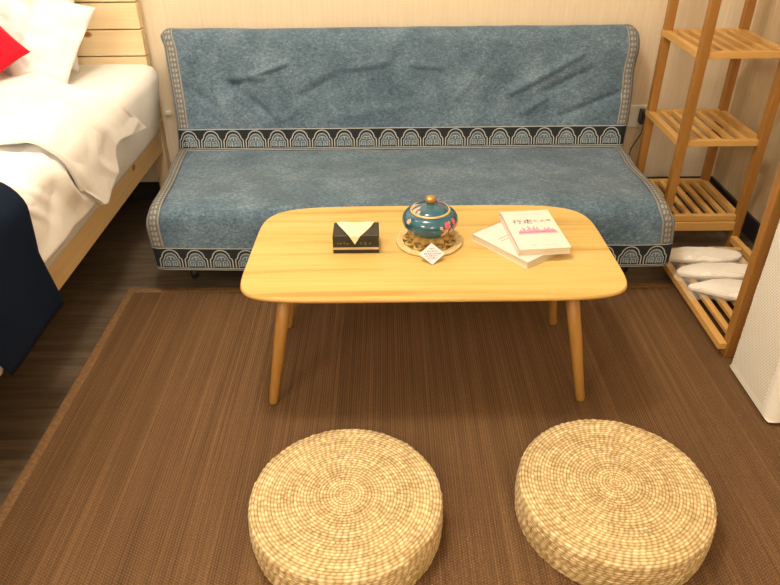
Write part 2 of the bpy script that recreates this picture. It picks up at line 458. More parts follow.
# ribbons drawn on the cloth
class Rib:
    def __init__(s, S): s.S = S; s.v = []; s.f = []
    def W(s, x, q): a, b = s.S.xl(q), s.S.xr(q); return (x-a)/(b-a)
    def poly(s, pts, off):
        """filled polygon, fan about the centroid, points as (x, q)"""
        n = len(s.v); cx = sum(p[0] for p in pts)/len(pts); cq = sum(p[1] for p in pts)/len(pts)
        s.v.append(s.S.P(s.W(cx, cq), cq, off))
        for x, q in pts: s.v.append(s.S.P(s.W(x, q), q, off))
        m = len(pts)
        for i in range(m): s.f.append((n, n+1+i, n+1+(i+1) % m))
    def line(s, pts, w, off, closed=False):
        m = len(pts)
        n = len(s.v)
        for i, (x, q) in enumerate(pts):
            a = pts[i-1] if (i or closed) else pts[0]; b = pts[(i+1) % m] if (i < m-1 or closed) else pts[-1]
            dx, dq = b[0]-a[0], b[1]-a[1]; l = math.hypot(dx, dq) or 1; nx, nq = -dq/l*w/2, dx/l*w/2
            s.v.append(s.S.P(s.W(x+nx, q+nq), q+nq, off)); s.v.append(s.S.P(s.W(x-nx, q-nq), q-nq, off))
        for i in range(m-1 if not closed else m):
            j = (i+1) % m; s.f.append((n+2*i, n+2*i+1, n+2*j+1, n+2*j))
    def build(s, name, mat, parent): 
        o = mesh(name, s.v, s.f, mat, parent, smooth=False); return o
def arch_pts(cx, q0, sgn, w, h):
    """shouldered arch; sgn=+1 when q rises upward"""
    P = [(-.5, 0), (-.5, .40), (-.47, .50), (-.405, .55), (-.385, .62)]
    for k in range(9):
        th = PI*(.93-k*.86/8); P.append((.375*math.cos(th)/.97, .56+.44*math.sin(th)))
    P += [(.385, .62), (.405, .55), (.47, .50), (.5, .40), (.5, 0)]
    return [(cx+a*w, q0+sgn*b*h) for a, b in P]
def band(S, q_lo, q_hi, sgn, x0, x1, n, parent):
    """q_lo: bottom edge of band, q_hi: top edge"""
    h = abs(q_hi-q_lo)
    def uq(u): return u
    bandm = grid('border_band', lambda u, v: S.P(.002+.996*u, q_lo+(q_hi-q_lo)*v, .0042), 260, 12, M['black_band'], parent)
    r1, r2 = Rib(S), Rib(S)
    pitch = (x1-x0)/n
    for k in range(n):
        cx = x0+pitch*(k+.5); qb = q_lo+sgn*h*.16
        hh = h*.76; ww = pitch*.88
        r2.poly(arch_pts(cx, qb+sgn*.002, sgn, ww*.78, hh*.82), .0050)
        r1.line(arch_pts(cx, qb, sgn, ww, hh), .0034, .0058)
        r1.line(arch_pts(cx, qb, sgn, ww*.76, hh*.80), .0020, .0058)
        # paired fret scrolls
        for s_ in (-1, 1):
            sc = [(.07, .04), (.07, .34), (.27, .34), (.27, .10), (.15, .10), (.15, .22), (.20, .22)]
            r1.line([(cx+s_*a*ww, qb+sgn*b*hh) for a, b in sc], .0022, .0060)
            sc = [(.0, .62), (.13, .58), (.20, .48), (.12, .46)]
            r1.line([(cx+s_*a*ww, qb+sgn*b*hh) for a, b in sc], .0022, .0060)
        r1.line([(cx, qb+sgn*.40*hh), (cx, qb+sgn*.62*hh)], .0022, .0060)
    N = 160
    for qq, w in ((q_lo+sgn*h*.02, .0035), (q_lo+sgn*h*.11, .0030), (q_hi-sgn*h*.015, .0030)):
        xs = [S.xl(qq)+.003+(S.xr(qq)-S.xl(qq)-.006)*i/N for i in range(N+1)]
        r1.line([(x, qq) for x in xs], w, .0056)
    r2.build('arch_patch', M['thread_blue'], bandm); r1.build('arch_embroidery', M['thread'], bandm)
    return bandm
band(BS, .006, .086, 1, -.765, .852, 20, back_cov)
Lh = SS.len
band(SS, Lh-.004, Lh-.082, -1, -.716, .862, 20, seat_cov)
def trim(S, q0, q1, side, w, parent):
    W_ = lambda q, d: ((S.xl(q)+d) if side < 0 else (S.xr(q)-d))
    def f(u, v):
        q = q0+(q1-q0)*v; x = W_(q, .006+(w-.006)*u); a, b = S.xl(q), S.xr(q)
        return S.P((x-a)/(b-a), q, .0044)
    t_ = grid('side_trim', f, 8, 80, M['trim'], parent)
    r, rbk = Rib(S), Rib(S)
    N = 80
    for d in (.009, w-.003): r.line([(W_(q0+(q1-q0)*i/N, d), q0+(q1-q0)*i/N) for i in range(N+1)], .0026, .0054)
    c = (w+.006)/2; n = int(abs(q1-q0)/.017); 
    for k in range(n):
        q = q0+(q1-q0)*(k+.5)/n; hq = .0062
        rbk.line([(W_(q-.008, c), q-.008), (W_(q+.008, c), q+.008)], w*.50, .0050)
        for s_ in (-1, 1):
            x = W_(q, c+s_*.0058)
            r.poly([(x+.0042*math.cos(a), q+hq*math.sin(a)) for a in np.linspace(0, 2*PI, 9)[:-1]], .0060)
    rbk.build('trim_ground', M['bead_brown'], t_)
    r.build('trim_beading', M['bead'], t_)
for sd in (-1, 1):
    trim(BS, .090, .440, sd, .044, back_cov)
    trim(SS, .02, Lh-.086, sd, .046, seat_cov)

# ------------------------------------------------------------------ woven poufs
def pouf_mesh():
    R, H, edge = .196, .096, .011
    # profile by arc length: centre -> rim -> side -> bottom
    prof = []
    nr = 190
    for i in range(nr): prof.append(((R-edge)*i/(nr-1), H+.003*math.cos(i/(nr-1)*PI/2)))
    for k in range(1, 9): a = k/8*PI/2*.95; prof.append((R-edge+edge*math.sin(a), H-edge+edge*math.cos(a)))
    ns = 60
    for k in range(1, ns+1):
        v = k/ns; z = (H-edge+edge*math.cos(PI/2*.95))*(1-v)+.0065*v; prof.append((R+.0025*math.sin(v*PI), z))
    prof.append((R-.02, .0063)); prof.append((.0, .0063))
    L = 0; NT_ = 840; verts = []; attr = []
    th = np.arange(NT_)*2*PI/NT_
    pitch = .0066
    rs = np.random.RandomState(3)
    ringamp = rs.uniform(.75, 1.1, 200)
    for i, (r, z) in enumerate(prof):
        if i: L += math.hypot(r-prof[i-1][0], z-prof[i-1][1])
        a = prof[min(i+1, len(prof)-1)]; b = prof[max(i-1, 0)]
        dx, dz = a[0]-b[0], a[1]-b[1]; l = math.hypot(dx, dz) or 1; nr_, nz_ = -dz/l, dx/l
        nr_, nz_ = -dz/l, dx/l
        if i <= nr: nr_, nz_ = 0, 1
        elif i > len(prof)-3: nr_, nz_ = 0, -1
        else: nr_, nz_ = abs(dz)/l, abs(dx)/l
        ring = int(L/pitch); ph = L/pitch-ring
        rr = max(min(L, .2), .004)
        n = 16 if rr < .0209 else 30 if rr < .0559 else 50 if rr < .1119 else 80
        # weave: each strand rises over a spoke and dives, alternate rings shifted
        wob = .9*np.sin(th*5+ring*1.3)+.6*np.sin(th*13+ring*2.1)
        s = .5+.5*np.cos(th*n+ring*1.1+wob)
        cell = np.floor((th*n+ring*1.1+wob+PI)/(2*PI)).astype(int) % n
        cr = np.random.RandomState(ring*7+1).uniform(.55, 1.12, n)[cell]
        prof_r = math.sin(PI*ph)**.6
        h = prof_r*(.40+.60*s**.6)*ringamp[ring % 200]*cr*(.88+.12*np.sin(th*37+ring*5.3)*np.sin(th*23+ring))
        low = .5+.5*np.sin(th*3+L*40)*np.sin(th*7-L*25)
        amp = .0024 if i < len(prof)-2 else 0
        bulge = 0
        d = h*amp
        x = (r+nr_*d)*np.cos(th); y = (r+nr_*d)*np.sin(th); zz = z+nz_*d
        verts.append(np.stack([x, y, np.broadcast_to(zz, x.shape)], 1))
        attr.append(h*(.82+.18*low))
    V = np.concatenate(verts); A = np.concatenate(attr)
    n = len(prof)
    i = np.arange(n-1)[:, None]; k = np.arange(NT_)[None, :]; k2 = (k+1) % NT_
    F = np.stack([i*NT_+k, i*NT_+k2, (i+1)*NT_+k2, (i+1)*NT_+k], -1).reshape(-1, 4)
    me = bpy.data.meshes.new('woven_pouf')
    me.vertices.add(len(V)); me.vertices.foreach_set('co', V.astype(np.float32).ravel())
    me.loops.add(F.size); me.loops.foreach_set('vertex_index', F[:, ::-1].astype(np.int32).ravel())
    me.polygons.add(len(F)); me.polygons.foreach_set('loop_start', np.arange(0, F.size, 4, dtype=np.int32))
    me.polygons.foreach_set('use_smooth', np.ones(len(F), dtype=bool))
    me.update(calc_edges=True)
    at_ = me.attributes.new('weave', 'FLOAT', 'POINT'); at_.data.foreach_set('value', A.astype(np.float32))
    me.materials.append(M['straw'])
    return me
pm = pouf_mesh()
for (x, y, rz, lab) in ((-.094, .950, .3, 'flat round woven straw pouf on the rug, left one of the two'),
                        (.4627, .9727, 2.1, 'flat round woven straw pouf on the rug, right one of the two')):
    o = bpy.data.objects.new('woven_pouf', pm); COL.objects.link(o); o.location = (x, y, 0); o.rotation_euler = (0, 0, rz)
    tag(o, lab, 'pouf', 'woven straw poufs on the rug')

# ------------------------------------------------------------------ tissue box
tx0, tx1, ty0, ty1 = -.138, -.025, 1.476, 1.549
tb = thing('tissue_box', 'small black tissue box with a beige stripe on the left half of the coffee table', 'tissue box', ((tx0+tx1)/2, (ty0+ty1)/2, TZ))
hw, hd = (tx1-tx0)/2, (ty1-ty0)/2
bx('box_body', -hw, hw, -hd, hd, .0002, .049, M['black_box'], tb, bev=.0015)
bm = bmesh.new(); box(bm, -hw-.0005, hw+.0005, -hd-.0006, hd+.0005, .011, .017); from_bm('stripe_band', bm, M['stripe'], tb, smooth=False)
bm = bmesh.new()
for x0, w_ in ((-.046, .004), (-.040, .006), (-.030, .004), (-.024, .007), None, (.010, .005), (.021, .005), (.032, .006)) if False else ():
    box(bm, x0, x0+w_, -hd-.0009, -hd-.0003, .028, .0295+random.random()*.003)
    box(bm, x0+.001, x0+w_-.001, -hd-.0009, -hd-.0003, .025, .0265)
bm.free()
for grp in (((-.046, .004), (-.040, .006), (-.030, .004), (-.024, .007)), ((.010, .005), (.021, .005), (.032, .006))):
    bm = bmesh.new()
    for x0, w_ in grp:
        box(bm, x0, x0+w_, -hd-.0009, -hd-.0003, .028, .0295+random.random()*.003)
        box(bm, x0+.001, x0+w_-.001, -hd-.0009, -hd-.0003, .025, .0265)
    from_bm('printed_marks', bm, M['green_ink'], tb, smooth=False)
def tis(u, v):
    # pulled tissue lying over the top and hanging as a point over the front edge
    yb, yf = .027, -hd-.003
    w_ = (.047)*(1-v)+.0006
    x = (-.002)+(u-.5)*2*w_
    s = v*.092
    flat = .0655
    if s < flat: y = yb-s; z = .0505+.0035*math.sin(u*9+v*3)*(1-v)*.5+.002*(1-abs(u-.5)*2)+.003*math.exp(-((v)/.1)**2)
    else: y = yf-.001*(s-flat)/.02; z = .0505-(s-flat)*.85
    return Vector((x, y, z))
grid('tissue_sheet', tis, 24, 40, M['tissue'], tb, .0006)

# ------------------------------------------------------------------ round straw mat + bowl + card
mat_ = thing('woven_trivet', 'round braided straw trivet with a scalloped openwork ring under the teal pot', 'trivet', (.101, 1.533, TZ))
def coil(n0, r0, r1, turns):
    pts = []
    N = int(turns*64)
    for i in range(N+1):
        f = i/N; a = f*turns*2*PI; pts.append(((r0+(r1-r0)*f)*math.cos(a), (r0+(r1-r0)*f)*math.sin(a), .0042))
    return pts
def braid(name, pts, rad, bumps, mat, parent):
    rs_ = [rad*(1+.22*math.sin(i*bumps)) for i in range(len(pts))]
    return tube(name, pts, rs_, mat, parent, seg=8)
braid('outer_coil', coil(0, .066, .083, 3.2), .0040, 1.35, M['straw_mat'], mat_)
braid('inner_coil', coil(0, .004, .046, 6.0), .0040, 1.35, M['straw_mat'], mat_)
bm_pts = []
for i in range(360):
    a = 2*PI*i/359; rr = .056+.0085*math.sin(a*11); bm_pts.append((rr*math.cos(a), rr*math.sin(a), .0075))
braid('scalloped_ring', bm_pts, .0042, .9, M['ochre'], mat_)
bz = TZ+.0105
pot = thing('lidded_pot', 'teal enamel lidded pot with pink flowers and gold knob on the straw trivet', 'pot', (.103, 1.535, bz))
foot = lathe('pot_foot', [(0, 0), (.040, 0), (.046, .003), (.047, .008), (.041, .016), (.036, .019), (0, .019)], M['ochre'], pot, 96,
             mod=lambda r, z, th: (r*(1+.09*math.sin(th*12)) if r > .03 else r, z))
PB = [(0, .016), (.030, .016), (.044, .021), (.057, .031), (.0645, .043), (.0665, .053), (.0645, .063), (.058, .072), (.050, .077), (.046, .0785), (.0445, .077), (.0445, .07), (0, .07)]
def smoothprof(P, n=5):
    out = []
    for i in range(len(P)-1):
        p0 = P[max(i-1, 0)]; p1 = P[i]; p2 = P[i+1]; p3 = P[min(i+2, len(P)-1)]
        for k in range(n):
            t_ = k/n
            out.append(tuple(.5*((2*p1[j])+(-p0[j]+p2[j])*t_+(2*p0[j]-5*p1[j]+4*p2[j]-p3[j])*t_*t_+(-p0[j]+3*p1[j]-3*p2[j]+p3[j])*t_**3) for j in (0, 1)))
    out.append(P[-1]); return [(max(0, r), z) for r, z in out]
PBs = smoothprof(PB[:10], 5)+PB[10:]
lathe('pot_body', PBs, M['teal'], pot, 96)
LD = [(.0, .0775), (.0435, .0775), (.0445, .0795), (.040, .0850), (.028, .0905), (.016, .0940), (.010, .097), (0, .097)]
LDs = LD[:3]+smoothprof(LD[2:], 4)
lid = lathe('lid', LDs, M['teal'], pot, 96)
lathe('lid_rim', [(.0435, .0765), (.0468, .0770), (.0478, .0790), (.0468, .0812), (.0435, .0818), (.0425, .080)], M['cream_rim'], lid, 96)
lathe('knob', smoothprof([(0, .095), (.007, .0955), (.0075, .099), (.0115, .103), (.0125, .108), (.0115, .113), (.007, .1155), (0, .116)], 3), M['gold'], lid, 40)
def blob(prof, zc, th, rad, n=5, lift=.0007, seedv=0):
    """flower petals conforming to a lathe profile"""
    vs, fs = [], []
    def surf(dz, dth):
        z = zc+dz
        pts = sorted([(p[1], p[0]) for p in prof])
        r = interp(z, pts); r2 = interp(z+.002, pts); r1 = interp(z-.002, pts)
        nr_, nzv = .004, -(r2-r1); l = math.hypot(nr_, nzv)
        return Vector(((r+lift*nr_/l)*math.cos(th+dth), (r+lift*nr_/l)*math.sin(th+dth), z+lift*nzv/l))
    rng = random.Random(seedv)
    r0 = interp(zc, sorted([(p[1], p[0]) for p in prof]))
    for k in range(n):
        a0 = 2*PI*k/n+rng.random(); cx, cy = rad*.55*math.cos(a0), rad*.55*math.sin(a0)
        b = len(vs); vs.append(surf(cy, cx/r0))
        for j in range(10):
            a = 2*PI*j/10; vs.append(surf(cy+rad*.5*math.sin(a), (cx+rad*.5*math.cos(a))/r0))
        for j in range(10): fs.append((b, b+1+j, b+1+(j+1) % 10))
    return vs, fs
def flowers(name, spots, prof, mat, parent):
    V, F = [], []
    for i, (z, th, rad, n) in enumerate(spots):
        v, f = blob(prof, z, th, rad, n, .0006+.0002*(i % 3), i); o = len(V); V += v; F += [tuple(q+o for q in g) for g in f]
    return mesh(name, V, F, mat, parent)
fr = -PI/2
outer = [p for p in PBs if p[0] > .03][:]
outer = [p for p in outer if p[1] >= .021]
outer = outer[:-3]
flowers('pink_blossom', [(.062, fr+.62, .0085, 6), (.055, fr+.98, .0070, 5), (.066, fr+.95, .006, 5)], outer, M['petal'], pot)
flowers('pale_blossom', [(.048, fr+.55, .0065, 6), (.044, fr+.80, .0075, 6), (.052, fr+1.15, .0065, 5), (.040, fr+.45, .006, 5), (.066, fr-.95, .006, 5), (.06, fr+.35, .004, 4)], outer, M['petal2'], pot)
flowers('gilt_leaves', [(.036, fr+.62, .0055, 4), (.055, fr+.42, .0040, 4), (.050, fr+.95, .005, 4), (.038, fr+.95, .005, 5), (.067, fr+.72, .004, 4)], outer, M['leaf'], pot)
lidp = [p for p in LDs if p[1] > .0795 and p[0] > .005]
flowers('lid_blossom', [(.086, fr+2.25, .0065, 6), (.083, fr+2.7, .005, 5)], lidp, M['petal'], lid)
flowers('lid_pale_blossom', [(.085, fr-1.15, .0065, 6), (.0835, fr-1.6, .006, 6), (.083, fr-.8, .005, 5), (.087, fr-1.75, .005, 4)], lidp, M['petal2'], lid)
pot.scale = (1.05, 1.05, .99)
# card leaning on the trivet
cz0 = Vector((.0985, 1.418, TZ+.0012)); top = Vector((.098, 1.462, TZ+.036))
card = thing('paper_card', 'small white diamond-shaped card with handwriting, leaning on the front of the trivet', 'card', tuple(cz0+Vector((.005, -.003, 0))))
up = (top-cz0); rt = Vector((.0315, .001, 0)); mid = up*.5
nn = rt.cross(up).normalized()
mesh('card_sheet', [Vector((0, 0, 0)), mid+rt, up, mid-rt], [(0, 1, 2, 3)], M['card'], card, smooth=False).modifiers.new('t', 'SOLIDIFY').thickness = .0006
V, F = [], []
rng = random.Random(5)
for row, (t0, hw_) in enumerate(((.74, .18), (.62, .35), (.50, .6), (.40, .5), (.30, .32))):
    x = -hw_
    while x < hw_:
        w_ = rng.uniform(.05, .10); h_ = rng.uniform(.018, .036)
        c = [up*(t0-h_)+rt*x, up*(t0-h_*.4)+rt*(x+w_), up*(t0+h_)+rt*(x+w_), up*(t0+h_*.3)+rt*x]
        b = len(V); V += [p+nn*.0008 for p in c]; F.append((b, b+1, b+2, b+3)); x += w_+rng.uniform(.03, .07)
mesh('handwriting', V, F, M['purple_ink'], card, smooth=False)

# ------------------------------------------------------------------ books
def book(name, label, origin, ang, W, D, T, z):
    o = thing(name, label, 'book', (origin[0], origin[1], z), 'paperback books on the coffee table', ang)
    bm = bmesh.new()
    box(bm, 0, W, 0, D, 0, .0006); box(bm, 0, W, 0, D, T-.0006, T); box(bm, 0, .0012, 0, D, 0, T)
    from_bm('cover', bm, M['cover'], o, smooth=False)
    bx('page_block', .0012, W-.002, .002, D-.002, .0006, T-.0007, M['paper'], o, bev=0)
    return o
TXT = []
def glyphs(s, x, y, size, z, mat, parent, name='title_text', sx=1, shear=0):
    cu = bpy.data.curves.new(name, 'FONT'); cu.body = s; cu.size = size; cu.extrude = .00008; cu.shear = shear
    ob = bpy.data.objects.new(name, cu); COL.objects.link(ob); ob.parent = parent; ob.location = (x, y, z); ob.scale = (sx, 1, 1)
    cu.materials.append(mat); TXT.append(ob); return ob
# lower book: left corner (.211,1.540) near corner (.326,1.393)
a1 = math.atan2(1.393-1.540, .326-.211)
b1 = book('paperback_book', 'white paperback lying flat on the table, partly covered by the other book', (.211, 1.540), a1, .187, .113, .0175, TZ+.0002)
# upper: near-left (.310,1.421), near-right (.438,1.432)
a2 = math.atan2(1.432-1.421, .438-.310)
TB = .0175
b2 = book('paperback_book', 'white paperback with purple title and pink skyline, lying on top of the other book', (.309, 1.4215), a2+.0, .1285, .205, TB, TZ+.0180)
zt = TB+.0003
glyphs('行', .018, .134, .025, zt, M['purple_ink'], b2, sx=1.0, shear=.15)
glyphs('走', .044, .134, .025, zt, M['purple_ink'], b2, sx=1.1, shear=.15)
glyphs('忙', .073, .139, .014, zt, M['olive_ink'], b2)
glyphs('大', .090, .138, .014, zt, M['olive_ink'], b2)
glyphs('時', .106, .139, .014, zt, M['olive_ink'], b2)
bpy.context.view_layer.update()
def bake_text(name, obs, mat, parent):
    bm = bmesh.new(); dg = bpy.context.evaluated_depsgraph_get()
    for ob in obs:
        me = bpy.data.meshes.new_from_object(ob.evaluated_get(dg)); me.transform(Matrix.Translation(ob.location) @ Matrix.Diagonal((*ob.scale, 1)))
        bm.from_mesh(me); bpy.data.meshes.remove(me)
    for ob in obs: cu = ob.data; bpy.data.objects.remove(ob); bpy.data.curves.remove(cu)
    from_bm(name, bm, mat, parent, smooth=False)
bake_text('title_text', TXT[:2], M['purple_ink'], b2); bake_text('subtitle_text', TXT[2:], M['olive_ink'], b2)
V, F = [], []
def q4(x0, x1, y0, y1, z=zt):
    b = len(V); V.extend([(x0, y0, z), (x1, y0, z), (x1, y1, z), (x0, y1, z)]); F.append((b, b+1, b+2, b+3))
q4(.022, .118, .082, .088); 
rng = random.Random(11); x = .024
prof_h = [.004, .010, .005, .020, .016, .006, .012, .026, .021, .010, .017, .024, .013, .020, .008, .006, .005, .008, .016, .010, .012, .018, .007, .012, .006]
for i, h_ in enumerate(prof_h):
    w_ = .0026; q4(x, x+w_, .088, .088+h_*1.15); x += .0037
mesh('skyline_print', V, F, M['pink_ink'], b2, smooth=False)
V, F = [], []
q4(.020, .120, .076, .0815)
mesh('skyline_reflection', V, F, M['palepink_ink'], b2, smooth=False)
V, F = [], []
for i in range(14): q4(.018+i*.0062, .021+i*.0062, .183, .1845)
mesh('header_print', V, F, M['palepink_ink'], b2, smooth=False)
V, F = [], []
for i in range(3): q4(.038+i*.0035, .0405+i*.0035, .018, .022)
for i in range(9): q4(.056+i*.005, .059+i*.005, .018, .0195)
mesh('imprint', V, F, M['palepink_ink'], b2, smooth=False)
# lower book printing runs along its short side: rows of small text
def rows(name, specs, mat, parent):
    V2, F2 = [], []
    for (x0, y0, n, pitch, w_, h_, dx, dy) in specs:
        for i in range(n):
            cx, cy = x0+dx*i*pitch, y0+dy*i*pitch
            b = len(V2); V2.extend([(cx, cy, zt), (cx+w_, cy, zt), (cx+w_, cy+h_, zt), (cx, cy+h_, zt)]); F2.append((b, b+1, b+2, b+3))
    mesh(name, V2, F2, mat, parent, smooth=False)
rows('title_rows', [(.062, .030, 14, .0062, .0028, .0042, 0, 1), (.074, .030, 11, .0062, .0026, .0038, 0, 1)], M['grey_ink'], b1)
rows('small_print', [(.018, .020, 10, .0052, .0018, .0032, 0, 1)], M['palepink_ink'], b1)
rows('purple_mark', [(.118, .040, 6, .0046, .012, .0022, .4, 1), (.124, .046, 4, .0050, .016, .0016, .3, 1)], M['purple_ink'], b1)

# ------------------------------------------------------------------ bamboo rack
rack = thing('bamboo_rack', 'tall bamboo rack with slatted shelves and low shoe shelf in the right corner', 'shelf rack', (1.08, 2.0, 0))
RXo, RYo = 1.08, 2.0
pw = .014
def post(x, y, h, z0=.0):
    return bx('post', x-pw-RXo, x+pw-RXo, y-pw-RYo, y+pw-RYo, z0, h, M['bambooZ'], rack, bev=.003)
XA, XD, YB, YA = .962, 1.222, 2.14, 2.45
H_ = 1.36
post(XA, YA, H_); post(XA, YB, H_); post(XD, YA, H_); post(XD, YB, H_)
XE, YE = .943, 1.512
post(XE, YE, H_, .0064); post(1.212, YE, H_, .0064)
def shelf(x0, x1, y0, y1, z, n, name='shelf', fx=None):
    """side rails at x0 and x1; front and back rails run between the posts"""
    fa, fb = fx or (XA+pw, XD-pw)
    s = bx(name, fa-RXo, fb-RXo, y0-RYo, y0+.020-RYo, z-.020, z, M['bambooX'], rack, bev=.0015)   # front rail
    def ch(nm, a, b, c, d, m, e=0, f=.001): bx(nm, a-RXo, b-RXo, c-RYo, d-RYo, z-.020+e, z-e*.3, m, s, bev=f)
    ch('back_rail', fa, fb, y1-.020, y1, M['bambooX'])
    ch('side_rail', x0, x0+.022, y0+(.018 if not fx else 0), y1+.006, M['bambooY']); ch('side_rail', x1-.022, x1, y0+.018, y1, M['bambooY'])
    w_ = .018; gap = (x1-x0-.044-n*w_)/(n+1)
    for k in range(n):
        a = x0+.022+gap*(k+1)+w_*k
        ch('slat', a, a+w_, y0+.012, y1-.012, M['bambooY'], .006)
    return s
for z in (.400, .680):
    shelf(XA-.016, XD+.006, YB-.008, YA+.010, z, 5)
shelf(XA-.016, XD+.006, YB-.008, YA+.010, 1.352, 0, 'top_frame')
shelf(XA-.006, XD+.006, YB-.006, YA+.008, .128, 5)
bx('apron', XA+pw-RXo, XD-pw-RXo, YB-.012-RYo, YB+.006-RYo, .072, .105, M['bambooX'], rack, bev=.002)
bx('apron', XA+pw-RXo, XD-pw-RXo, YA-.006-RYo, YA+.012-RYo, .072, .105, M['bambooX'], rack, bev=.002)
# low shoe shelf
sh = shelf(.906, 1.226, 1.500, 2.04, .055, 6, 'shoe_shelf', (XE+pw, 1.212-pw))
bx('side_beam', .908-RXo, .928-RXo, 2.035-RYo, YA-RYo, .033, .055, M['bambooY'], rack, bev=.001)
bx('side_beam', 1.204-RXo, 1.226-RXo, 2.035-RYo, YB-pw-RYo, .030, .052, M['bambooY'], rack, bev=.001)
bx('cross_bar', .946-RXo, 1.209-RXo, 1.502-RYo, 1.522-RYo, 1.30, 1.33, M['bambooX'], rack, bev=.001)
bx('top_bar', .925-RXo, .948-RXo, 1.53-RYo, YB-pw-RYo, 1.30, 1.33, M['bambooY'], rack, bev=.001)

# ------------------------------------------------------------------ slippers in clear film
def slipper(x, y, ang, L, W, label, tip=0, droop=0):
    o = thing('slipper', label, 'slipper', (x, y, .0555), 'white slippers on the low shoe shelf', ang)
    def half(u):  # u 0 heel..1 toe -> half width
        a = max(0, 1-abs(2*u-1)**(2.6 if not tip else 2.2))**.5
        w_ = W/2*a*(.86+.14*math.sin((u-.15)*PI*1.1))
        if tip: w_ *= (1-.45*smooth((.55-u)/.55))
        return w_
    def sole_top(u, v): 
        e = 1-(2*v-1)**2
        return Vector(((u-.5)*L, (2*v-1)*half(u), .011+.003*math.sin(u*PI)+.004*math.sin(u*7+tip)*.5))
    grid('sole', lambda u, v: sole_top(.0005+.999*u, v), 40, 16, M['sole'], o, .010, -1)
    def upper(u, v):
        uu = .004+.992*u; e = (1-(2*v-1)**2)**.5 if True else 0
        b = sole_top(uu, .5+(v-.5)*.985)
        rise = .012*math.sin(PI*min(1, uu*1.05))**.7*e+.003*nz(uu*4, v*3, tip, 2)+.0012*nz(uu*14, v*9, tip+4, 1)
        return b+Vector((0, 0, .0012+rise))
    grid('upper', upper, 60, 24, M['slipper'], o)
    def film(u, v):
        uu = (u-.5)*1.10; hv = (v-.5)*2
        e = max(0, 1-abs(hv)**3)*max(0, 1-abs(uu*2/1.10)**6)
        return Vector((uu*L, hv*(W*.505+.004*math.sin(u*21)), .004+e*.029+.004*nz(u*9, v*7, tip+9, 1)*e))
    grid('clear_wrapper', film, 50, 20, M['film'], o)
    return o
slipper(1.034, 1.968, .01, .268, .094, 'white slipper in clear wrap, farthest of the three on the shoe shelf', 0)
slipper(1.056, 1.866, .03, .280, .088, 'white slipper in clear wrap, middle of the three on the shoe shelf', 0)
slipper(1.045, 1.758, -.12, .255, .112, 'pointed white slipper in clear wrap, nearest of the three on the shoe shelf', 1)

# ------------------------------------------------------------------ air purifier
pur = thing('air_purifier', 'white upright air purifier with perforated side panel at the right edge beside the rack', 'air purifier', (1.085, 1.345, .0064))
bm = bmesh.new(); box(bm, -.165, .165, -.118, .118, .008, .62)
bo = from_bm('housing', bm, M['white_plastic'], pur, bev=0)
vb = [e for e in bo.data.edges if abs(bo.data.vertices[e.vertices[0]].co.z-bo.data.vertices[e.vertices[1]].co.z) > .1]
at_ = bo.data.attributes.new('bevel_weight_edge', 'FLOAT', 'EDGE')
for e in bo.data.edges: at_.data[e.index].value = 1.0 if e in vb or e.index in [q.index for q in vb] else .18
m = bo.modifiers.new('b', 'BEVEL'); m.width = .032; m.segments = 8; m.limit_method = 'WEIGHT'; m.harden_normals = True
bx('base_plinth', -.155, .155, -.108, .108, 0, .008, M['black_plastic'], pur, bev=.003)
bx('perforated_panel', -.1665, -.1645, -.080, .092, .035, .57, M['perf'], pur, bev=.0008)
bx('top_grille', -.12, .12, -.08, .08, .6195, .624, M['dark_frame'], pur, bev=.002)

# ------------------------------------------------------------------ outlet, charger, cable
sk = thing('wall_socket', 'white wall socket plate on the back wall between the sofa and the rack', 'socket', (.968, WY, .330))
bx('plate', -.043, .043, -.009, 0, -.043, .043, M['white_plastic'], sk, bev=.003)
ad = thing('power_adapter', 'black plug-in power adapter in the wall socket right of the sofa', 'adapter', (.990, WY-.009, .338))
bx('adapter_body', -.020, .020, -.036, 0, -.030, .024, M['black_plastic'], ad, bev=.004)
tube('adapter_cable', [(0, -.018, -.030), (-.003, -.02, -.07), (-.03, -.02, -.13), (-.045, -.025, -.20), (-.03, -.03, -.285), (.02, -.05, -.310), (.07, -.04, -.311)], .0022, M['black_plastic'], ad, 8)
hk = thing('wall_clip', 'tiny white clip on the back wall just left of the sofa back', 'clip', (-.845, WY, .362))
bx('clip_body', -.010, .012, -.012, 0, -.007, .007, M['white_plastic'], hk, bev=.003)
cb = tube('thin_cable', [(.885, 2.30, .0025), (.93, 2.20, .0025), (.975, 2.10, .0025), (.995, 2.062, .0025)], .0022, M['white_plastic'], None, 8)
tag(cb, 'thin pale cable lying on the floor below the rack\'s lowest high shelf', 'cable')

# ------------------------------------------------------------------ bed
EX = -.872          # outer face of the side rail
bed = thing('pine_bed', 'knotty pine bed frame with plank headboard and side rail along the left side', 'bed', (-1.6, 1.6, 0))
BX_, BY_ = -1.6, 1.6
def bb(name, x0, x1, y0, y1, z0, z1, mat, bev=.003, parent=None):
    return bx(name, x0-BX_, x1-BX_, y0-BY_, y1-BY_, z0, z1, mat, parent or bed, bev=bev)
bb('side_rail', EX-.025, EX, .45, 2.535, .232, .325, M['pineY'])
bb('side_rail', -2.33, -2.305, .45, 2.535, .232, .325, M['pineY'])
bb('foot_rail', -2.305, EX-.025, .45, .475, .232, .325, M['pine'])
bb('slat_deck', -2.30, EX-.027, .476, 2.53, .255, .290, M['pineY'])
hb = bb('headboard', -2.33, EX+.003, 2.575, 2.587, .25, .86, M['pineZ'])
for z0, z1 in ((.34, .488), (.492, .584), (.588, .676), (.680, .766), (.770, .862)):
    bb('headboard_plank', -2.33, EX+.001, 2.546, 2.574, z0, z1, M['pine'], .0025)
for x in (EX-.045, -2.33):
    bb('bed_post', x, x+.048, 2.540, 2.586, 0, .34, M['pineZ'])
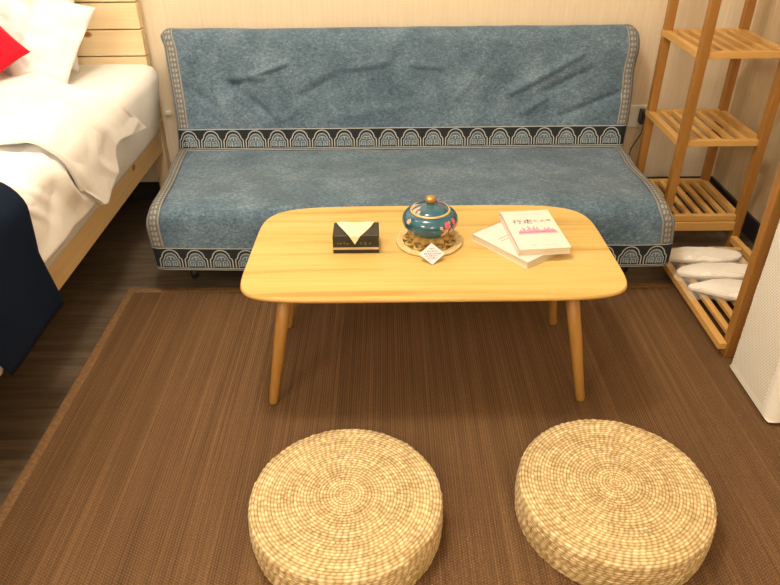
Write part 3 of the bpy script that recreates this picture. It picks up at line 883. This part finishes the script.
for x in (EX-.10, -2.30):
    bb('bed_leg', x, x+.06, .50, .56, 0, .255, M['pineZ'])
MT = .570
matt = thing('mattress', 'white sheeted mattress on the pine bed', 'mattress', (-1.6, 1.5, .292))
def matt_fn():
    bm = bmesh.new(); box(bm, -2.29, -.824, .49, 2.540, .2915, MT)
    bmesh.ops.bevel(bm, geom=[e for e in bm.edges], offset=.05, segments=6, affect='EDGES', profile=.5)
    bmesh.ops.translate(bm, vec=(1.6, -1.5, -.292), verts=bm.verts)
    bmesh.ops.subdivide_edges(bm, edges=[e for e in bm.edges if e.calc_length() > .3], cuts=40, use_grid_fill=True)
    for v in bm.verts:
        p = v.co
        if p.z > .03:
            d = .006*nz(p.x, p.y, p.z, 6)+.007*abs(nz(p.x*3+p.z*4, p.y*9+p.z*6, 0, 1.6))
            v.co.z += d*.5; v.co.x += d*1.2 if p.x > .5 else 0
        if p.x > .5: v.co.x -= .036*smooth((.10-p.z)/.08)
    return from_bm('fitted_sheet', bm, M['sheet'], matt)
matt_fn()
SX = -.834
def drape(name, label, cat, x_in, ynear, yfar, zend, lift, out, nu, nv, mat, amp=.006, thick=.004, seed=0, wr=None, edge_r=.05):
    """cloth over the right bed edge. ynear/yfar: functions of arc parameter c (0 inner .. 1 hem); zend(y): hem height"""
    top = MT+lift
    def prof(c, ze):
        La = (SX+out-edge_r)-x_in; Lb = edge_r*PI/2; Lc = max(.01, top-edge_r-ze); L = La+Lb+Lc; s = c*L
        if s < La: return x_in+s, top
        s -= La
        if s < Lb: a = s/edge_r; return SX+out-edge_r+edge_r*math.sin(a), top-edge_r+edge_r*math.cos(a)
        s -= Lb; return SX+out+.25*s*s*0, top-edge_r-s
    def fn(u, v):
        c = 1-(1-u)**1.0
        c = u
        ya, yb_ = ynear(c), yfar(c); y = ya+(yb_-ya)*v
        yh = ynear(1)+(yfar(1)-ynear(1))*v
        x, z = prof(c, zend(yh))
        n = amp*nz(x*1.2, y, z+seed, 5)+amp*.6*nz(x*.8+y*.5, y*1.5, z*.5+seed, 12)
        w = wr(x, y, z) if wr else 0
        side = smooth((top-z)/.05); hem = smooth((1-u)/.10); n *= .3+.7*hem; w *= .25+.75*hem
        ev = smooth(min(v, 1-v)/.07); w *= .3+.7*ev
        d = n+w+amp*.8
        return Vector((x+side*(d+.004), y, z+(1-side)*(d+.002)))
    o = grid(name, fn, nu, nv, mat, None, thick, 1)
    if thick > .006: b_ = o.modifiers.new('r', 'BEVEL'); b_.width = .003; b_.segments = 2; b_.limit_method = 'ANGLE'; b_.angle_limit = .9
    return tag(o, label, cat)
def crease(x, y, z, f, a):
    n = nz(x+z*.7, y*.8-x*.4, z, f*1.3); m_ = nz(x*1.3, y+z*.8, z+4, f*2.4)
    return a*(1-min(1, abs(n)*5))+a*.6*(1-min(1, abs(m_)*4.5))-a*.5
# lower white layer hanging over the edge
def wr1(x, y, z):
    s = smooth((x+1.15)/.25)
    return s*(crease(x, y, z, 2.7, .018)+.012*abs(math.sin((y*1.0-z*1.1)*17+1.3*math.sin(x*9)))*.5+.010*math.sin((y+z*.9)*31+1)*.5)
drape('bed_sheet', 'white top sheet hanging over the bed side between the duvet corner and the navy runner', 'sheet', -2.2,
      lambda c: .50, lambda c: 2.00-.10*smooth((c-.8)/.2), lambda y: .378 if y > 1.18 else .378-.10*smooth((1.18-y)/.05), .010, .004, 150, 150, M['white'], .004, .003, 3, wr1)
# upper duvet with two pointed hanging corners
def wr2(x, y, z):
    s = smooth((x+1.5)/.5)
    return s*(.010*math.sin((y*.8+x*1.6)*11+2*math.sin(y*4))*(1-.6*smooth((x+.95)/.1))+crease(x, y, z, 2.4, .017))
zend2 = lambda y: interp(y, [(1.70, .43), (1.765, .368), (1.79, .360), (1.925, .405), (1.932, .474), (1.98, .480), (2.215, .432)])
drape('duvet', 'thick white duvet turned back across the bed, two pointed corners hanging over the side', 'duvet', -2.2,
      lambda c: interp(c, [(0, 1.57), (.72, 1.585), (.86, 1.61), (.95, 1.67), (1, 1.76)]),
      lambda c: interp(c, [(0, 2.36), (.66, 2.34), (.78, 2.13), (.86, 2.01), (.93, 2.09), (1, 2.22)]),
      zend2, .034, .010, 240, 180, M['white'], .007, .012, 8, wr2, .075)
# navy runner
wr3 = lambda x, y, z: .004*math.sin(y*26+z*7)
drape('bed_runner', 'navy blue cloth bed runner hanging over the bed side at the left edge', 'bed runner', -2.15,
      lambda c: interp(c, [(0, .95), (.8, .98), (1, 1.13)]), lambda c: interp(c, [(0, 1.42), (.8, 1.39), (.9, 1.37), (1, 1.41)]), lambda y: .272, .028, .022, 120, 50, M['navy'], .003, .004, 5, wr3, .06)

def pillow(name, label, cat, W, D, T, loc, rot, mat, seed=0, pinch=.18, ruff=.012, p=2.4):
    """sewn pillow: pinched corners, seam edge, creases"""
    def fn(u, v, s):
        a, b = 2*u-1, 2*v-1
        x = a*W/2*(1-pinch*.35*(1-b*b)*abs(a)**2); y = b*D/2*(1-pinch*.35*(1-a*a)*abs(b)**2)
        h = (max(0, 1-abs(a)**p)*max(0, 1-abs(b)**p))**.55
        z = s*T/2*h
        z += ruff*nz(a*2, b*2, seed+s, 1.3)*(.2+h)+ruff*.6*nz(a*5+b*2, b*4-a, seed+s*2, 1.2)*(.15+h)
        return Vector((x, y, z))
    n = 70; vs, fs = [], []
    for s in (1, -1):
        o0 = len(vs)
        for j in range(n):
            for i in range(n): vs.append(fn(i/(n-1), j/(n-1), s))
        for j in range(n-1):
            for i in range(n-1):
                q = (o0+j*n+i, o0+j*n+i+1, o0+(j+1)*n+i+1, o0+(j+1)*n+i); fs.append(q if s > 0 else q[::-1])
    for j in range(n):   # weld seam
        for i in range(n):
            if i in (0, n-1) or j in (0, n-1):
                m_ = (vs[j*n+i]+vs[n*n+j*n+i])/2; vs[j*n+i] = m_; vs[n*n+j*n+i] = m_
    bm = bmesh.new(); bv = [bm.verts.new(v) for v in vs]
    for f in fs: bm.faces.new([bv[i] for i in f])
    bmesh.ops.remove_doubles(bm, verts=bm.verts, dist=1e-6)
    o = from_bm(name, bm, mat); o.location = loc; o.rotation_euler = Euler(rot); return tag(o, label, cat)
R_ = math.radians
def tilt(a, b, c=0): return tuple((Matrix.Rotation(R_(c), 3, 'Z') @ Matrix.Rotation(R_(a), 3, 'X') @ Matrix.Rotation(R_(b), 3, 'Z')).to_euler())
pillow('pillow', 'white pillow propped against the pine headboard, behind the others', 'pillow', .66, .44, .13, (-1.33, 2.425, .842), tilt(74, -9), M['white'], 1, ruff=.03)
pillow('pillow', 'white pillow slumped in front, pointed corner towards the headboard planks', 'pillow', .60, .40, .12, (-1.275, 2.300, .696), tilt(56, -16, -3), M['white'], 6, ruff=.03)
pillow('cushion', 'bright red cushion with one pointed corner at the left edge of the bed', 'cushion', .34, .34, .10, (-1.315, 2.145, .715), tilt(56, 41), M['red'], 2, pinch=.3, ruff=.010)

# ------------------------------------------------------------------ lights
def area(name, loc, size, power, col, rot=(0, 0, 0), shape='DISK'):
    l = bpy.data.lights.new(name, 'AREA'); l.shape = shape; l.size = size; l.energy = power; l.color = col
    o = bpy.data.objects.new(name, l); COL.objects.link(o); o.location = loc; o.rotation_euler = rot; return o
def point_light(loc, rad, power, col):
    l = bpy.data.lights.new('ceiling_lamp_or_fill', 'POINT'); l.shadow_soft_size = rad; l.energy = power; l.color = col
    o = bpy.data.objects.new('ceiling_lamp_or_fill', l); COL.objects.link(o); o.location = loc; return o
point_light((-.33, 1.25, 2.45), .12, 80, (1, .91, .77))
point_light((-1.55, 1.50, 2.45), .16, 11, (1, .96, .90))
point_light((.35, -1.00, 1.55), .35, 38, (1, .89, .72))  # added fill behind the camera to brighten the back wall, no real fitting
point_light((-1.15, -.35, 1.75), .30, 70, (1, .89, .72))  # added fill from the rear left to lift the right wall, not a lamp of the room
w = bpy.data.worlds.new('World'); bpy.context.scene.world = w; w.use_nodes = True
w.node_tree.nodes['Background'].inputs[0].default_value = (1, .82, .6, 1); w.node_tree.nodes['Background'].inputs[1].default_value = .5

# ------------------------------------------------------------------ camera
F_, pt, yw, rl = 684.1, math.radians(32.8), math.radians(.0446), math.radians(-.5787)
f = Vector((math.sin(yw)*math.cos(pt), math.cos(yw)*math.cos(pt), -math.sin(pt)))
r = Vector((math.cos(yw), -math.sin(yw), 0)); u = r.cross(f)
r2 = r*math.cos(rl)+u*math.sin(rl); u2 = -r*math.sin(rl)+u*math.cos(rl)
cam = bpy.data.cameras.new('Camera'); co = bpy.data.objects.new('Camera', cam); COL.objects.link(co)
cam.sensor_width = 36; cam.sensor_fit = 'HORIZONTAL'; cam.lens = F_/780*36; cam.clip_start = .02
mw = Matrix(((r2.x, u2.x, -f.x, 0), (r2.y, u2.y, -f.y, 0), (r2.z, u2.z, -f.z, 1.2), (0, 0, 0, 1)))
co.matrix_world = mw
sc = bpy.context.scene; sc.camera = co
sc.view_settings.view_transform = 'Standard'; sc.view_settings.look = 'None'; sc.view_settings.exposure = -.02
